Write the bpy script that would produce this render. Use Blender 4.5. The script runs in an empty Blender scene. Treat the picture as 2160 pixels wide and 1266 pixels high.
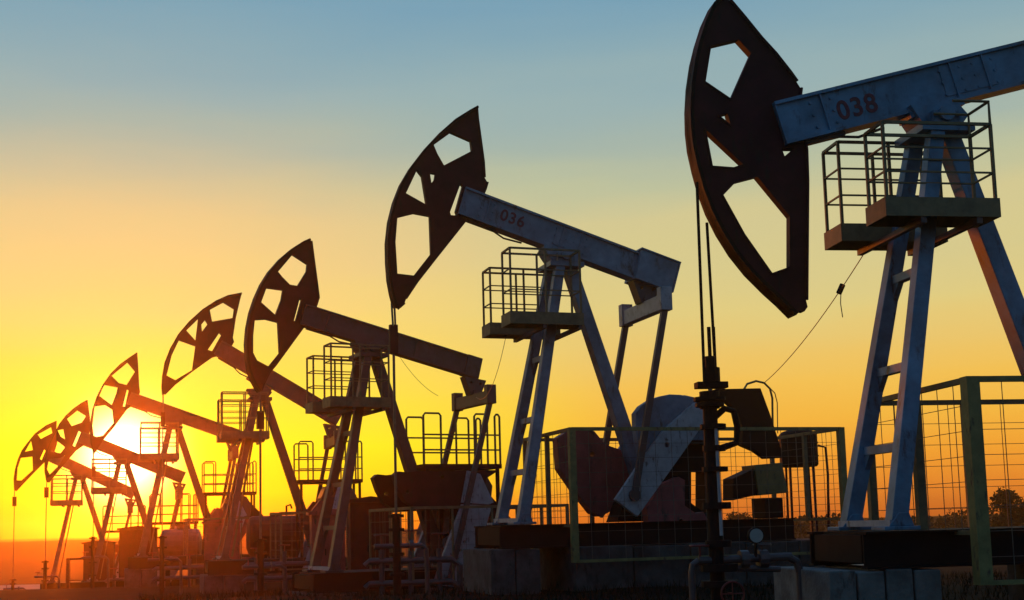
import bpy, math, random
from mathutils import Vector, Matrix
from mathutils.geometry import tessellate_polygon
random.seed(7)
R = math.radians
scene = bpy.context.scene
C = scene.collection

# ------------------------------------------------------------------ camera
F = 2600.0                       # focal length in photo pixels (2160 wide)
SH = 176.0
CAM = Vector((0, 0, 1.30))
PITCH, ROLL = R(6.6), R(-1.5)
cam_d = bpy.data.cameras.new('camera'); cam = bpy.data.objects.new('camera', cam_d); C.objects.link(cam)
cam_d.sensor_width = 36; cam_d.lens = 36 * F / 2160; cam_d.shift_y = SH / 2160
cam_d.clip_start = 0.1; cam_d.clip_end = 5000
ROT = Matrix.Rotation(R(90) + PITCH, 3, 'X') @ Matrix.Rotation(ROLL, 3, 'Z')
cam.matrix_world = Matrix.Translation(CAM) @ ROT.to_4x4()
scene.camera = cam

def ray(px, py):
    return (ROT @ Vector(((px - 1080) / F, (633 - py + SH) / F, -1))).normalized()
def project(p):
    q = ROT.transposed() @ (Vector(p) - CAM)
    return (1080 + F * q.x / -q.z, 633 + SH - F * q.y / -q.z)

# ------------------------------------------------------------------ sun and sky
SUN = ray(262, 962)
sun_el, sun_az = math.asin(SUN.z), math.atan2(SUN.x, SUN.y)
sun_d = bpy.data.lights.new('sun', 'SUN'); sun_d.energy = 1.5; sun_d.angle = R(4.0); sun_d.color = (1.0, 0.17, 0.008)
sun = bpy.data.objects.new('sun', sun_d); C.objects.link(sun)
sun.rotation_euler = SUN.to_track_quat('Z', 'Y').to_euler(); sun.location = (0, 0, 30)

def lin(c):
    return tuple((v / 255 / 12.92 if v / 255 <= .04045 else ((v / 255 + .055) / 1.055) ** 2.4) for v in c)
SKYMUL = 1.0
world = bpy.data.worlds.new('World'); scene.world = world; world.use_nodes = True
nt = world.node_tree; nt.nodes.clear()
N, L = nt.nodes.new, nt.links.new
def math_node(op, a, b=None, c=None):
    n = N('ShaderNodeMath'); n.operation = op
    for i, v in enumerate((a, b, c)):
        if v is None: continue
        if isinstance(v, (int, float)): n.inputs[i].default_value = v
        else: L(v, n.inputs[i])
    return n.outputs[0]
def dot_node(v, d):
    n = N('ShaderNodeVectorMath'); n.operation = 'DOT_PRODUCT'; L(v, n.inputs[0]); n.inputs[1].default_value = d
    return n.outputs['Value']
def mixc(fac, a, b, mode='MIX'):
    n = N('ShaderNodeMix'); n.data_type = 'RGBA'; n.blend_type = mode
    if isinstance(fac, (int, float)): n.inputs[0].default_value = fac
    else: L(fac, n.inputs[0])
    for s, v in ((6, a), (7, b)):
        if isinstance(v, tuple): n.inputs[s].default_value = (*v, 1)
        else: L(v, n.inputs[s])
    return n.outputs[2]
def smooth(v, lo, hi):
    n = N('ShaderNodeMapRange'); n.interpolation_type = 'SMOOTHSTEP'
    L(v, n.inputs[0]); n.inputs[1].default_value = lo; n.inputs[2].default_value = hi
    return n.outputs[0]
def ramp(fac, stops):
    n = N('ShaderNodeValToRGB'); cr = n.color_ramp
    while len(cr.elements) > 1: cr.elements.remove(cr.elements[-1])
    for i, (p, c) in enumerate(stops):
        e = cr.elements[0] if i == 0 else cr.elements.new(p)
        e.position = p; e.color = (*lin(c), 1)
    L(fac, n.inputs[0]); return n.outputs[0]
tc = N('ShaderNodeTexCoord'); DIRV = tc.outputs['Generated']
sep = N('ShaderNodeSeparateXYZ'); L(DIRV, sep.inputs[0]); Z = sep.outputs[2]
# soft long streaks of high thin cloud shift the colour bands a little
mp = N('ShaderNodeMapping'); L(DIRV, mp.inputs[0]); mp.inputs['Scale'].default_value = (2.2, 2.2, 13); mp.inputs['Rotation'].default_value = (R(6), R(-9), 0)
ns = N('ShaderNodeTexNoise'); L(mp.outputs[0], ns.inputs['Vector']); ns.inputs['Scale'].default_value = 1.6; ns.inputs['Detail'].default_value = 3
wob = math_node('MULTIPLY', math_node('SUBTRACT', ns.outputs[0], .5), .05)
ZW = math_node('ADD', Z, math_node('MULTIPLY', wob, smooth(Z, .02, .2)))
fz = math_node('MULTIPLY', ZW, 2.0)              # ramp covers z = 0 .. 0.5
S = lambda l: [(min(1, z * 2), c) for z, c in l]
near = ramp(fz, S([(0, (225, 120, 0)), (.014, (250, 175, 0)), (.031, (255, 226, 8)), (.067, (255, 248, 22)), (.10, (255, 236, 56)), (.135, (254, 225, 86)),
    (.175, (252, 217, 118)), (.215, (249, 208, 132)), (.25, (244, 204, 138)), (.285, (222, 196, 150)), (.315, (190, 187, 162)), (.345, (166, 178, 174)), (.385, (154, 173, 180)), (.5, (105, 140, 180))]))
away = ramp(fz, S([(0, (222, 104, 32)), (.015, (240, 133, 42)), (.05, (248, 165, 50)), (.08, (248, 186, 66)), (.107, (245, 195, 85)), (.137, (236, 200, 110)),
    (.166, (226, 206, 130)), (.20, (216, 203, 142)), (.24, (212, 201, 147)), (.27, (190, 194, 158)), (.30, (166, 182, 170)), (.335, (152, 177, 179)), (.37, (136, 169, 181)), (.41, (118, 160, 183)), (.5, (75, 125, 180))]))
back = ramp(fz, S([(0, (72, 74, 76)), (.08, (84, 97, 105)), (.25, (84, 114, 137)), (.5, (72, 112, 148))]))
hs = Vector((SUN.x, SUN.y, 0)).normalized()
hd = dot_node(DIRV, (hs.x, hs.y, 0))
w1 = smooth(hd, .91, .997)
w2 = smooth(hd, -.1, .62)
sky = mixc(w2, back, mixc(w1, away, near))
# glow round the sun
sd = dot_node(DIRV, tuple(SUN))
ang = math_node('ARCCOSINE', math_node('MINIMUM', sd, .9999999))      # radians
def gauss(a, s, amp):
    x = math_node('DIVIDE', a, s)
    return math_node('MULTIPLY', math_node('EXPONENT', math_node('MULTIPLY', math_node('MULTIPLY', x, x), -1)), amp)
def scaled(col, v):
    n = N('ShaderNodeVectorMath'); n.operation = 'SCALE'; n.inputs[0].default_value = col; L(v, n.inputs['Scale']); return n.outputs[0]
def addc(a, b):
    n = N('ShaderNodeVectorMath'); n.operation = 'ADD'; L(a, n.inputs[0]); L(b, n.inputs[1]); return n.outputs[0]
sky = addc(sky, scaled((1.0, .93, .60), gauss(ang, .026, 4.0)))
sky = addc(sky, scaled((1.0, .80, .06), gauss(ang, .075, .26)))
nish = N('ShaderNodeTexSky'); nish.sky_type = 'NISHITA'; nish.sun_disc = False
nish.sun_elevation = sun_el; nish.sun_rotation = sun_az
nv = N('ShaderNodeVectorMath'); nv.operation = 'SCALE'; L(nish.outputs[0], nv.inputs[0]); nv.inputs['Scale'].default_value = .002
sky = addc(sky, nv.outputs[0])
bg = N('ShaderNodeBackground'); L(sky, bg.inputs[0]); bg.inputs[1].default_value = SKYMUL
wo = N('ShaderNodeOutputWorld'); L(bg.outputs[0], wo.inputs[0])

vs = scene.view_settings
vs.view_transform = 'Standard'; vs.look = 'None'; vs.exposure = 0; vs.gamma = 1; vs.use_curve_mapping = False
scene.cycles.use_denoising = True
scene.cycles.max_bounces = 6
scene.cycles.volume_bounces = 0
scene.cycles.volume_step_rate = 5

# ------------------------------------------------------------------ materials
def mat(name, col, rough=.6, metal=0.0, var=.35, scale=3.0, rust=None, bump=.0, spec=.5):
    m = bpy.data.materials.new(name); m.use_nodes = True
    t = m.node_tree; b = t.nodes['Principled BSDF']
    b.inputs['Roughness'].default_value = rough; b.inputs['Metallic'].default_value = metal
    b.inputs['Specular IOR Level'].default_value = spec
    tcn = t.nodes.new('ShaderNodeTexCoord')
    n1 = t.nodes.new('ShaderNodeTexNoise'); n1.inputs['Scale'].default_value = scale; n1.inputs['Detail'].default_value = 6; n1.inputs['Roughness'].default_value = .65
    t.links.new(tcn.outputs['Object'], n1.inputs['Vector'])
    r1 = t.nodes.new('ShaderNodeValToRGB'); r1.color_ramp.elements[0].position = .3; r1.color_ramp.elements[1].position = .72
    r1.color_ramp.elements[0].color = (*[c * (1 - var) for c in col], 1); r1.color_ramp.elements[1].color = (*[min(1, c * (1 + var)) for c in col], 1)
    t.links.new(n1.outputs[0], r1.inputs[0]); out = r1.outputs[0]
    if rust:
        mpn = t.nodes.new('ShaderNodeMapping'); mpn.inputs['Scale'].default_value = (1, 1, .35); t.links.new(tcn.outputs['Object'], mpn.inputs[0])
        n2 = t.nodes.new('ShaderNodeTexNoise'); n2.inputs['Scale'].default_value = scale * 2.3; n2.inputs['Detail'].default_value = 8; n2.inputs['Roughness'].default_value = .7
        t.links.new(mpn.outputs[0], n2.inputs['Vector'])
        r2 = t.nodes.new('ShaderNodeValToRGB'); r2.color_ramp.elements[0].position = .56; r2.color_ramp.elements[1].position = .66
        t.links.new(n2.outputs[0], r2.inputs[0])
        mx = t.nodes.new('ShaderNodeMix'); mx.data_type = 'RGBA'; t.links.new(r2.outputs[0], mx.inputs[0]); t.links.new(out, mx.inputs[6]); mx.inputs[7].default_value = (*rust, 1)
        out = mx.outputs[2]
    t.links.new(out, b.inputs['Base Color'])
    if bump:
        bn = t.nodes.new('ShaderNodeBump'); bn.inputs['Strength'].default_value = bump; bn.inputs['Distance'].default_value = .03
        n3 = t.nodes.new('ShaderNodeTexNoise'); n3.inputs['Scale'].default_value = scale * 6; n3.inputs['Detail'].default_value = 5
        t.links.new(tcn.outputs['Object'], n3.inputs['Vector']); t.links.new(n3.outputs[0], bn.inputs['Height']); t.links.new(bn.outputs[0], b.inputs['Normal'])
    return m
M = {
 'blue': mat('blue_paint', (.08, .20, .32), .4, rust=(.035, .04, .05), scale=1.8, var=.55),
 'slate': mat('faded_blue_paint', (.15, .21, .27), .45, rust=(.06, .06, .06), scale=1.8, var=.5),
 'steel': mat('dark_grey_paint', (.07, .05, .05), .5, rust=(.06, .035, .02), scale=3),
 'maroon': mat('maroon_paint', (.050, .009, .013), .65, scale=2.5, var=.4, spec=.2, rust=(.03, .015, .012)),
 'red': mat('dull_red_paint', (.30, .065, .06), .6, scale=2, var=.4, rust=(.05, .03, .025)),
 'grey': mat('pale_grey_steel', (.36, .36, .39), .5, scale=5, var=.25, rust=(.12, .09, .07)),
 'gearblue': mat('blue_grey_paint', (.13, .19, .26), .5, scale=3, rust=(.06, .06, .05)),
 'yellow': mat('olive_yellow_paint', (.20, .18, .06), .6, scale=4, rust=(.08, .05, .03)),
 'rail': mat('rusty_railing_paint', (.17, .13, .06), .6, scale=5),
 'black': mat('black_metal', (.010, .009, .009), .7, scale=4, spec=.12),
 'khaki': mat('khaki_paint', (.20, .15, .05), .6, scale=4, rust=(.07, .05, .03)),
 'concrete': mat('weathered_concrete', (.055, .055, .052), .9, scale=2.5, var=.7, bump=.5, rust=(.02, .02, .018)),
 'pale_concrete': mat('pale_weathered_concrete', (.13, .13, .125), .9, scale=2.5, var=.5, bump=.5, rust=(.05, .05, .045)),
 'number': mat('dark_red_number_paint', (.13, .008, .02), .5, scale=9, var=.4),
 'wire': mat('steel_wire', (.13, .11, .08), .5, scale=9),
 'gauge': mat('gauge_face', (.30, .31, .30), .3, scale=9, var=.1),
 'valvered': mat('red_valve_paint', (.16, .02, .015), .5, scale=9),
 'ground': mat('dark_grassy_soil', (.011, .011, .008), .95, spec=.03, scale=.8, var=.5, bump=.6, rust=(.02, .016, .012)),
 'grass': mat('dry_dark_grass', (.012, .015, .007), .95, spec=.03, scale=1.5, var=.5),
 'hill': mat('far_field', (.10, .075, .045), .95, scale=.05, var=.4),
 'dirt': mat('pale_dirt', (.32, .24, .16), .95, scale=.3, var=.3, bump=.3),
 'leaf': mat('dark_leaves', (.02, .026, .012), .9, spec=.05, scale=1.2, var=.5),
 'bark': mat('bark', (.05, .04, .03), .9, scale=6),
}

# ------------------------------------------------------------------ mesh helpers
class MB:
    def __init__(s): s.v = []; s.f = []
    def add(s, vs_, fs):
        o = len(s.v); s.v += [Vector(v) for v in vs_]; s.f += [tuple(i + o for i in f) for f in fs]; return s
    def box(s, x0, x1, y0, y1, z0, z1):
        return s.add([(x0,y0,z0),(x1,y0,z0),(x1,y1,z0),(x0,y1,z0),(x0,y0,z1),(x1,y0,z1),(x1,y1,z1),(x0,y1,z1)],
                     [(0,3,2,1),(4,5,6,7),(0,1,5,4),(1,2,6,5),(2,3,7,6),(3,0,4,7)])
    def prism(s, poly, y0, y1, holes=()):
        """poly in (x,z), extruded along y"""
        loops = [[Vector((a, 0, b)) for a, b in p] for p in [poly] + list(holes)]
        tris = tessellate_polygon(loops)
        flat = [p for l in loops for p in l]; n = len(flat)
        vs_ = [(p.x, y0, p.z) for p in flat] + [(p.x, y1, p.z) for p in flat]
        fs = [tuple(t) for t in tris] + [tuple(i + n for i in reversed(t)) for t in tris]
        o = 0
        for l in loops:
            k = len(l)
            for i in range(k):
                j = (i + 1) % k
                fs.append((o + i, o + j, o + j + n, o + i + n))
            o += k
        return s.add(vs_, fs)
    def bar(s, a, b, w, h, up=(0, 0, 1), w2=None, h2=None):
        """tapered rectangular bar from a to b; w across, h along up"""
        a, b = Vector(a), Vector(b); d = (b - a).normalized(); up = Vector(up)
        if abs(d.dot(up)) > .98: up = Vector((1, 0, 0))
        side = d.cross(up).normalized(); u = side.cross(d).normalized()
        w2 = w if w2 is None else w2; h2 = h if h2 is None else h2
        vs_ = []
        for p, ww, hh in ((a, w, h), (b, w2, h2)):
            for i, j in ((-1,-1),(1,-1),(1,1),(-1,1)):
                vs_.append(p + side * ww / 2 * i + u * hh / 2 * j)
        return s.add(vs_, [(0,3,2,1),(4,5,6,7),(0,1,5,4),(1,2,6,5),(2,3,7,6),(3,0,4,7)])
    def ibar(s, a, b, w, h, up, t=.03):
        """I section: two flanges and a web, h along up"""
        a, b = Vector(a), Vector(b); d = (b - a).normalized(); up = Vector(up)
        side = d.cross(up).normalized(); u = side.cross(d).normalized()
        s.bar(a + u * (h/2 - t/2), b + u * (h/2 - t/2), w, t, u)
        s.bar(a - u * (h/2 - t/2), b - u * (h/2 - t/2), w, t, u)
        return s.bar(a, b, t, h - 2 * t - .002, u)
    def tube(s, pts, r, n=8, r2=None):
        pts = [Vector(p) for p in pts]; rings = []
        ref = None
        for i, p in enumerate(pts):
            d = (pts[min(i + 1, len(pts) - 1)] - pts[max(i - 1, 0)]).normalized()
            if ref is None: ref = Vector((0, 1, 0)) if abs(d.y) < .9 else Vector((1, 0, 0))
            x = (ref - d * ref.dot(d)).normalized(); ref = x; y = d.cross(x)
            rr = r if r2 is None else r + (r2 - r) * i / (len(pts) - 1)
            rings.append([p + (x * math.cos(2*math.pi*k/n) + y * math.sin(2*math.pi*k/n)) * rr for k in range(n)])
        vs_ = [v for q in rings for v in q]; fs = []
        for i in range(len(pts) - 1):
            for k in range(n):
                fs.append((i*n+k, i*n+(k+1)%n, (i+1)*n+(k+1)%n, (i+1)*n+k))
        fs.append(tuple(reversed(range(n)))); fs.append(tuple((len(pts)-1)*n + k for k in range(n)))
        return s.add(vs_, fs)
    def build(s, name, m, parent=None, bevel=0):
        me = bpy.data.meshes.new(name); me.from_pydata([tuple(v) for v in s.v], [], s.f); me.update()
        me.materials.append(m)
        import bmesh
        bm = bmesh.new(); bm.from_mesh(me); bmesh.ops.recalc_face_normals(bm, faces=bm.faces); bm.to_mesh(me); bm.free()
        o = bpy.data.objects.new(name, me); C.objects.link(o)
        if parent: o.parent = parent
        if bevel:
            b = o.modifiers.new('bevel', 'BEVEL'); b.width = bevel; b.segments = 2; b.limit_method = 'ANGLE'; b.angle_limit = R(40)
        return o
def tag(o, label=None, cat=None, group=None, kind=None):
    for k, v in (('label', label), ('category', cat), ('group', group), ('kind', kind)):
        if v: o[k] = v
    return o
def empty(name, loc, rz=0, **k):
    o = bpy.data.objects.new(name, None); C.objects.link(o); o.location = loc; o.rotation_euler = (0, 0, rz); o.empty_display_size = .3
    return tag(o, **k)

# ------------------------------------------------------------------ terrain
def terr(x, y):
    # the field falls gently away behind the second pump and rises to a low ridge
    pts = [(-50, 0), (25, 0), (31, -.55), (44, -.65), (52, -.8), (60, -1.95), (75, -2.1), (120, -2.0), (150, -1.2), (205, .9), (260, 1.0), (640, 1.0)]
    z = pts[-1][1]
    for (a, za), (b, zb) in zip(pts, pts[1:]):
        if a <= y < b:
            t = (y - a) / (b - a); t = t * t * (3 - 2 * t); z = za + (zb - za) * t; break
    if y < -50: z = 0
    near_w = max(0, min(1, (70 - y) / 30))
    z += .05 * math.sin(x * 1.3 + y * .7) * math.sin(y * 1.1 - x * .4) * near_w
    z += .35 * math.sin(x * .021 + 1.3) * max(0, min(1, (y - 110) / 80))
    return z
def terrain():
    b = MB(); xs = []; ys = []
    def spaced(lo, hi, fine_lo, fine_hi, fine, coarse):
        out = []; v = lo
        while v < hi:
            out.append(v); v += fine if fine_lo <= v < fine_hi else coarse
        out.append(hi); return out
    xs = spaced(-640, 640, -45, 35, 1.0, 12); ys = spaced(-60, 640, 8, 80, 1.0, 9)
    vs_ = [(x, y, terr(x, y)) for y in ys for x in xs]; n = len(xs)
    fs = [(j*n+i, j*n+i+1, (j+1)*n+i+1, (j+1)*n+i) for j in range(len(ys)-1) for i in range(n-1)]
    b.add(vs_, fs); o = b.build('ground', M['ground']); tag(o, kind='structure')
    for p in o.data.polygons: p.use_smooth = True
terrain()
# pale dirt track crossing the field on the far left
b = MB(); vs_ = []
for i in range(61):
    x = -70 + i * 1.6; yc = 86 + 1.2 * math.sin(i * .35)
    for w in (-4.5, 4.5):
        vs_.append((x, yc + w + .4 * math.sin(i * 1.7 + w), terr(x, yc + w) + .03))
b.add(vs_, [(2*i, 2*i+2, 2*i+3, 2*i+1) for i in range(60)])
tag(b.build('dirt_track', M['dirt']), kind='structure')

# ------------------------------------------------------------------ pump jacks
PZ = 5.65                                             # bearing height above the skid
class Pump:
    """frame of one pump jack: where its bearing is seen gives its place, then everything is in metres"""
    def __init__(s, px, py, scale, yaw):
        r = ray(px, py); fwd = ROT @ Vector((0, 0, -1))
        depth = 26.2 / scale
        piv = CAM + r * (depth / r.dot(fwd)); s.piv = piv
        s.base = Vector((piv.x, piv.y, piv.z - PZ)); s.a = R(yaw)
        s.inv = (Matrix.Translation(s.base) @ Matrix.Rotation(s.a, 4, 'Z')).inverted()
        s.mat = s.inv.inverted()
    def loc(s, px, py, lat=0.0):
        o = s.inv @ CAM; d = (s.inv.to_3x3() @ ray(px, py))
        t = (lat - o.y) / d.y; p = o + d * t
        return (p.x, p.z)
    def poly(s, pts, lat=0.0): return [s.loc(x, y, lat) for x, y in pts]

def cz(pts, k, ox=0, oy=0): return [(ox + x / k, oy + y / k) for x, y in pts]

specs = []
# --- first pump (front right)
specs.append(dict(px=1965, py=250, scale=1.53, yaw=8.5, blue='blue', num='038', beam=((1638, 267), (2160, 137)), front=None,
  head=cz([(215,-12),(180,25),(150,90),(125,170),(108,240),(95,330),(90,420),(92,500),(100,570),(118,650),(140,730),(170,810),(210,890),(260,970),(320,1045),(390,1115),(440,1160),(490,1210),
           (512,1190),(530,1192),(542,1175),(536,1150),(540,700),(536,575),(512,480),(512,380),(516,345),(500,320),(475,285),(420,215),(365,155),(300,75),(245,10),(240,-12)], 1.809, 1400, 0),
  narc=18,
  holes=[cz(h, 1.809, 1400, 0) for h in ([(172,182),(278,157),(328,212),(250,388),(150,320)], [(200,448),(238,437),(252,490)], [(150,495),(300,635),(260,648),(178,642)],
           [(217,750),(265,700),(350,678),(475,830),(475,1025),(405,1050),(300,900)], [(443,572),(490,572),(455,602)])],
  label='large blue pump jack at the front right, beam tilted up and numbered 038'))
# --- second pump
specs.append(dict(px=1180, py=540, scale=1.0, yaw=18, blue='slate', num='036', beam=((971, 426), (1362, 572)),
  head=cz([(545,66),(505,88),(430,135),(345,210),(270,290),(205,375),(155,460),(120,550),(95,650),(83,760),(85,860),(92,950),(105,1020),(118,1070),(128,1092),
           (150,1097),(175,1075),(182,1052),(240,965),(330,850),(465,680),(560,560),(590,490),(600,455),(585,430),(580,350),(565,240),(550,130)], 2.434, 780, 200),
  narc=15,
  holes=[cz(h, 2.434, 780, 200) for h in ([(413,195),(515,240),(522,295),(375,372),(340,310),(320,262)], [(300,402),(335,408),(330,440),(310,465)], [(238,385),(265,420),(290,575),(178,512)],
           [(135,632),(225,610),(305,625),(312,820),(222,935),(135,925),(125,760)], [(463,458),(474,470),(438,600),(448,625),(412,622),(408,606)])],
  label='grey blue pump jack numbered 036, second from the right, beam tilted down to the right'))
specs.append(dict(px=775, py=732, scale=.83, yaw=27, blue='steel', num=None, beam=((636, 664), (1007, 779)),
  head=cz([(515,75),(470,95),(400,140),(330,200),(260,280),(210,360),(170,450),(140,540),(120,640),(112,740),(116,830),(128,910),(150,970),(182,1030),(196,1048),
           (212,1040),(225,1000),(262,925),(300,880),(380,770),(475,640),(540,560),(575,450),(565,370),(545,220),(528,90)], 3.015, 480, 480),
  narc=15,
  holes=[cz(h, 3.015, 480, 480) for h in ([(408,172),(505,235),(500,280),(440,378),(390,370),(340,320),(312,285)], [(240,385),(350,400),(340,460),(300,565),(205,480)],
           [(165,590),(240,585),(318,605),(328,800),(255,890),(180,850),(155,800),(155,690)], [(450,455),(468,462),(430,600),(412,600)])],
  label='third pump jack from the right, dark, four sided hole in mid head'))
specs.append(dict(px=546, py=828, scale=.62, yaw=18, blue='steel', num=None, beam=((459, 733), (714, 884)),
  head=cz([(1790,66),(1690,85),(1600,125),(1500,190),(1400,280),(1320,375),(1260,480),(1220,580),(1203,680),(1198,760),(1203,818),
           (1225,815),(1300,740),(1430,640),(1570,540),(1690,500),(1732,430),(1722,400),(1745,250),(1775,120)], 3.517, 0, 600),
  narc=11,
  holes=[cz(h, 3.517, 0, 600) for h in ([(1655,135),(1735,185),(1725,255),(1570,282),(1552,190)], [(1520,265),(1540,300),(1495,360),(1490,300)], [(1470,255),(1450,425),(1378,345)],
           [(1325,415),(1450,460),(1425,640),(1300,715),(1232,680),(1270,530)], [(1625,362),(1640,378),(1572,498),(1540,488)])],
  label='middle pump jack of the row, with the steepest beam'))
specs.append(dict(px=364, py=890, scale=.50, yaw=18, blue='steel', num=None, beam=((272, 840), (500, 920)),
  head=cz([(1015,508),(960,545),(890,595),(820,665),(760,750),(715,840),(685,930),(670,1020),(667,1100),(672,1180),(692,1256),
           (708,1240),(765,1150),(840,1060),(940,925),(1000,880),(1036,800),(1030,760),(1022,600)], 3.517, 0, 600),
  narc=11,
  holes=[cz(h, 3.517, 0, 600) for h in ([(945,580),(1003,650),(940,750),(880,735),(825,680)], [(770,745),(875,765),(865,810),(830,900),(735,830)],
           [(700,905),(780,895),(835,930),(845,1030),(765,1125),(695,1140),(684,1050)], [(940,780),(956,788),(928,910),(908,910)])],
  label='third pump jack from the left, reddish, standing just right of the sun'))
specs.append(dict(px=257, py=966, scale=.455, yaw=18, blue='steel', num=None, beam=((170, 922), (386, 1008)),
  head=[(184,844),(171,851),(154,863),(138,878),(125,895),(114,916),(105,935),(98,955),(94,975),(94,996),(98,1017),(103,1018),(127,988),(160,950),(182,935),(190,905),(189,880)],
  narc=11,
  holes=[[(163,866),(182,878),(173,892),(151,900),(141,884)], [(121,908),(134,905),(138,928),(128,922)], [(112,926),(126,934),(138,944),(128,957),(106,954)], [(103,968),(127,966),(138,960),(126,981),(105,1002),(99,990)], [(166,909),(171,912),(158,943),(153,940)]],
  label='second pump jack from the left, its beam dissolving into the white glow of the sun'))
specs.append(dict(px=165, py=1000, scale=.40, yaw=18, blue='steel', num=None, beam=((98, 957), (283, 1043)),
  head=[(119,888),(97,898),(74,915),(57,936),(46,951),(38,969),(32,990),(29,1010),(30,1034),(34,1036),(48,1021),(72,996),(95,973),(112,960),(120,935),(118,914)],
  narc=9,
  holes=[[(108,901),(111,914),(86,927),(79,917)], [(66,929),(70,950),(52,954)], [(44,966),(69,963),(70,992),(46,1014),(35,1014),(37,987)], [(93,948),(97,951),(88,972),(84,968)]],
  label='smallest and most distant pump jack, at the far left end of the row'))

P2 = Pump(specs[1]['px'], specs[1]['py'], specs[1]['scale'], specs[1]['yaw'])
P3 = Pump(specs[2]['px'], specs[2]['py'], specs[2]['scale'], specs[2]['yaw'])
LC = -.95                                             # side plane of the near crank
G = dict(
 arm=P3.poly([(974,1064),(1036,1067),(1010,1158),(981,1211),(962,1238),(914,1235),(930,1182)], LC),
 armup=P3.poly([(986,993),(1012,1000),(1027,1033),(1040,1060),(1030,1064),(974,1060)], LC),
 weight=P3.poly([(828,1003),(837,995),(855,997),(880,994),(1050,992),(1022,1010),(1018,1032),(985,1072),(894,1076),(872,1070),(852,1058),(838,1032)], LC + .2),
 pin=P3.loc(946, 1222, LC), holes=[P3.loc(x, y, LC) for x, y in ((946,1222),(963,1179),(970,1161),(978,1143))],
 wholes=[P3.loc(x, y, LC + .2) for x, y in ((930,1007),(856,1038))], shaft=P3.loc(1012, 1028, LC))
H2 = dict(
 arm=P2.poly([(1463,850),(1497,874),(1343,1090),(1296,1054),(1354,968),(1400,905)], LC),
 disc=P2.poly([(1340,872),(1352,856),(1372,843),(1392,836),(1412,832),(1436,833),(1456,838),(1470,850),(1462,880),(1430,930),(1394,972),(1352,968),(1345,935),(1341,905)], LC + .12),
 red=P2.poly([(1363,1071),(1394,1022),(1430,1006),(1443,1013),(1443,1067),(1466,1083),(1482,1080),(1504,1118),(1475,1129),(1408,1129),(1367,1107)], LC + .16),
 wedge=P2.poly([(1169,925),(1190,912),(1220,905),(1248,911),(1271,939),(1312,953),(1331,976),(1316,1030),(1300,1070),(1261,1090),(1243,1083),(1205,1035),(1174,990)], .6),
 pin=P2.loc(1335, 1045, LC), shaft=P2.loc(1478, 880, LC), holes=[P2.loc(1335,1045,LC), P2.loc(1405,939,LC)], wholes=[P2.loc(1243,960,.6), P2.loc(1435,1100,LC+.16)])

def circ(c, r, n=12): return [(c[0] + r * math.cos(2*math.pi*k/n), c[1] + r * math.sin(2*math.pi*k/n)) for k in range(n)]

def text_mesh(s, size, name, m, parent, mw, ext=.004):
    cu = bpy.data.curves.new(name, 'FONT'); cu.body = s; cu.size = size; cu.extrude = ext; cu.align_x = 'CENTER'; cu.align_y = 'CENTER'; cu.space_character = 1.12; cu.offset = .007
    t = bpy.data.objects.new('tmp', cu); C.objects.link(t); bpy.context.view_layer.update()
    me = bpy.data.meshes.new_from_object(t.evaluated_get(bpy.context.evaluated_depsgraph_get())); bpy.data.objects.remove(t)
    me.materials.clear(); me.materials.append(m); me.transform(mw)
    o = bpy.data.objects.new(name, me); C.objects.link(o); o.parent = parent
    return o

def railing(b, x0, x1, y0, y1, z, h, t=.045, mids=(.36, .68), nx=2, sides=True, top_loop=False):
    for yy in (y0, y1):
        for k in range(nx + 1):
            x = x0 + (x1 - x0) * k / nx; b.bar((x, yy, z), (x, yy, z + h), t, t)
        for f in (1.0,) + tuple(mids):
            tt = t if f == 1.0 else t * .6
            b.bar((x0, yy, z + h * f), (x1, yy, z + h * f), tt, tt)
    if sides:
        for x in (x0, x1):
            for f in (1.0,) + tuple(mids):
                tt = t if f == 1.0 else t * .6
                b.bar((x, y0, z + h * f), (x, y1, z + h * f), tt, tt)

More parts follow.
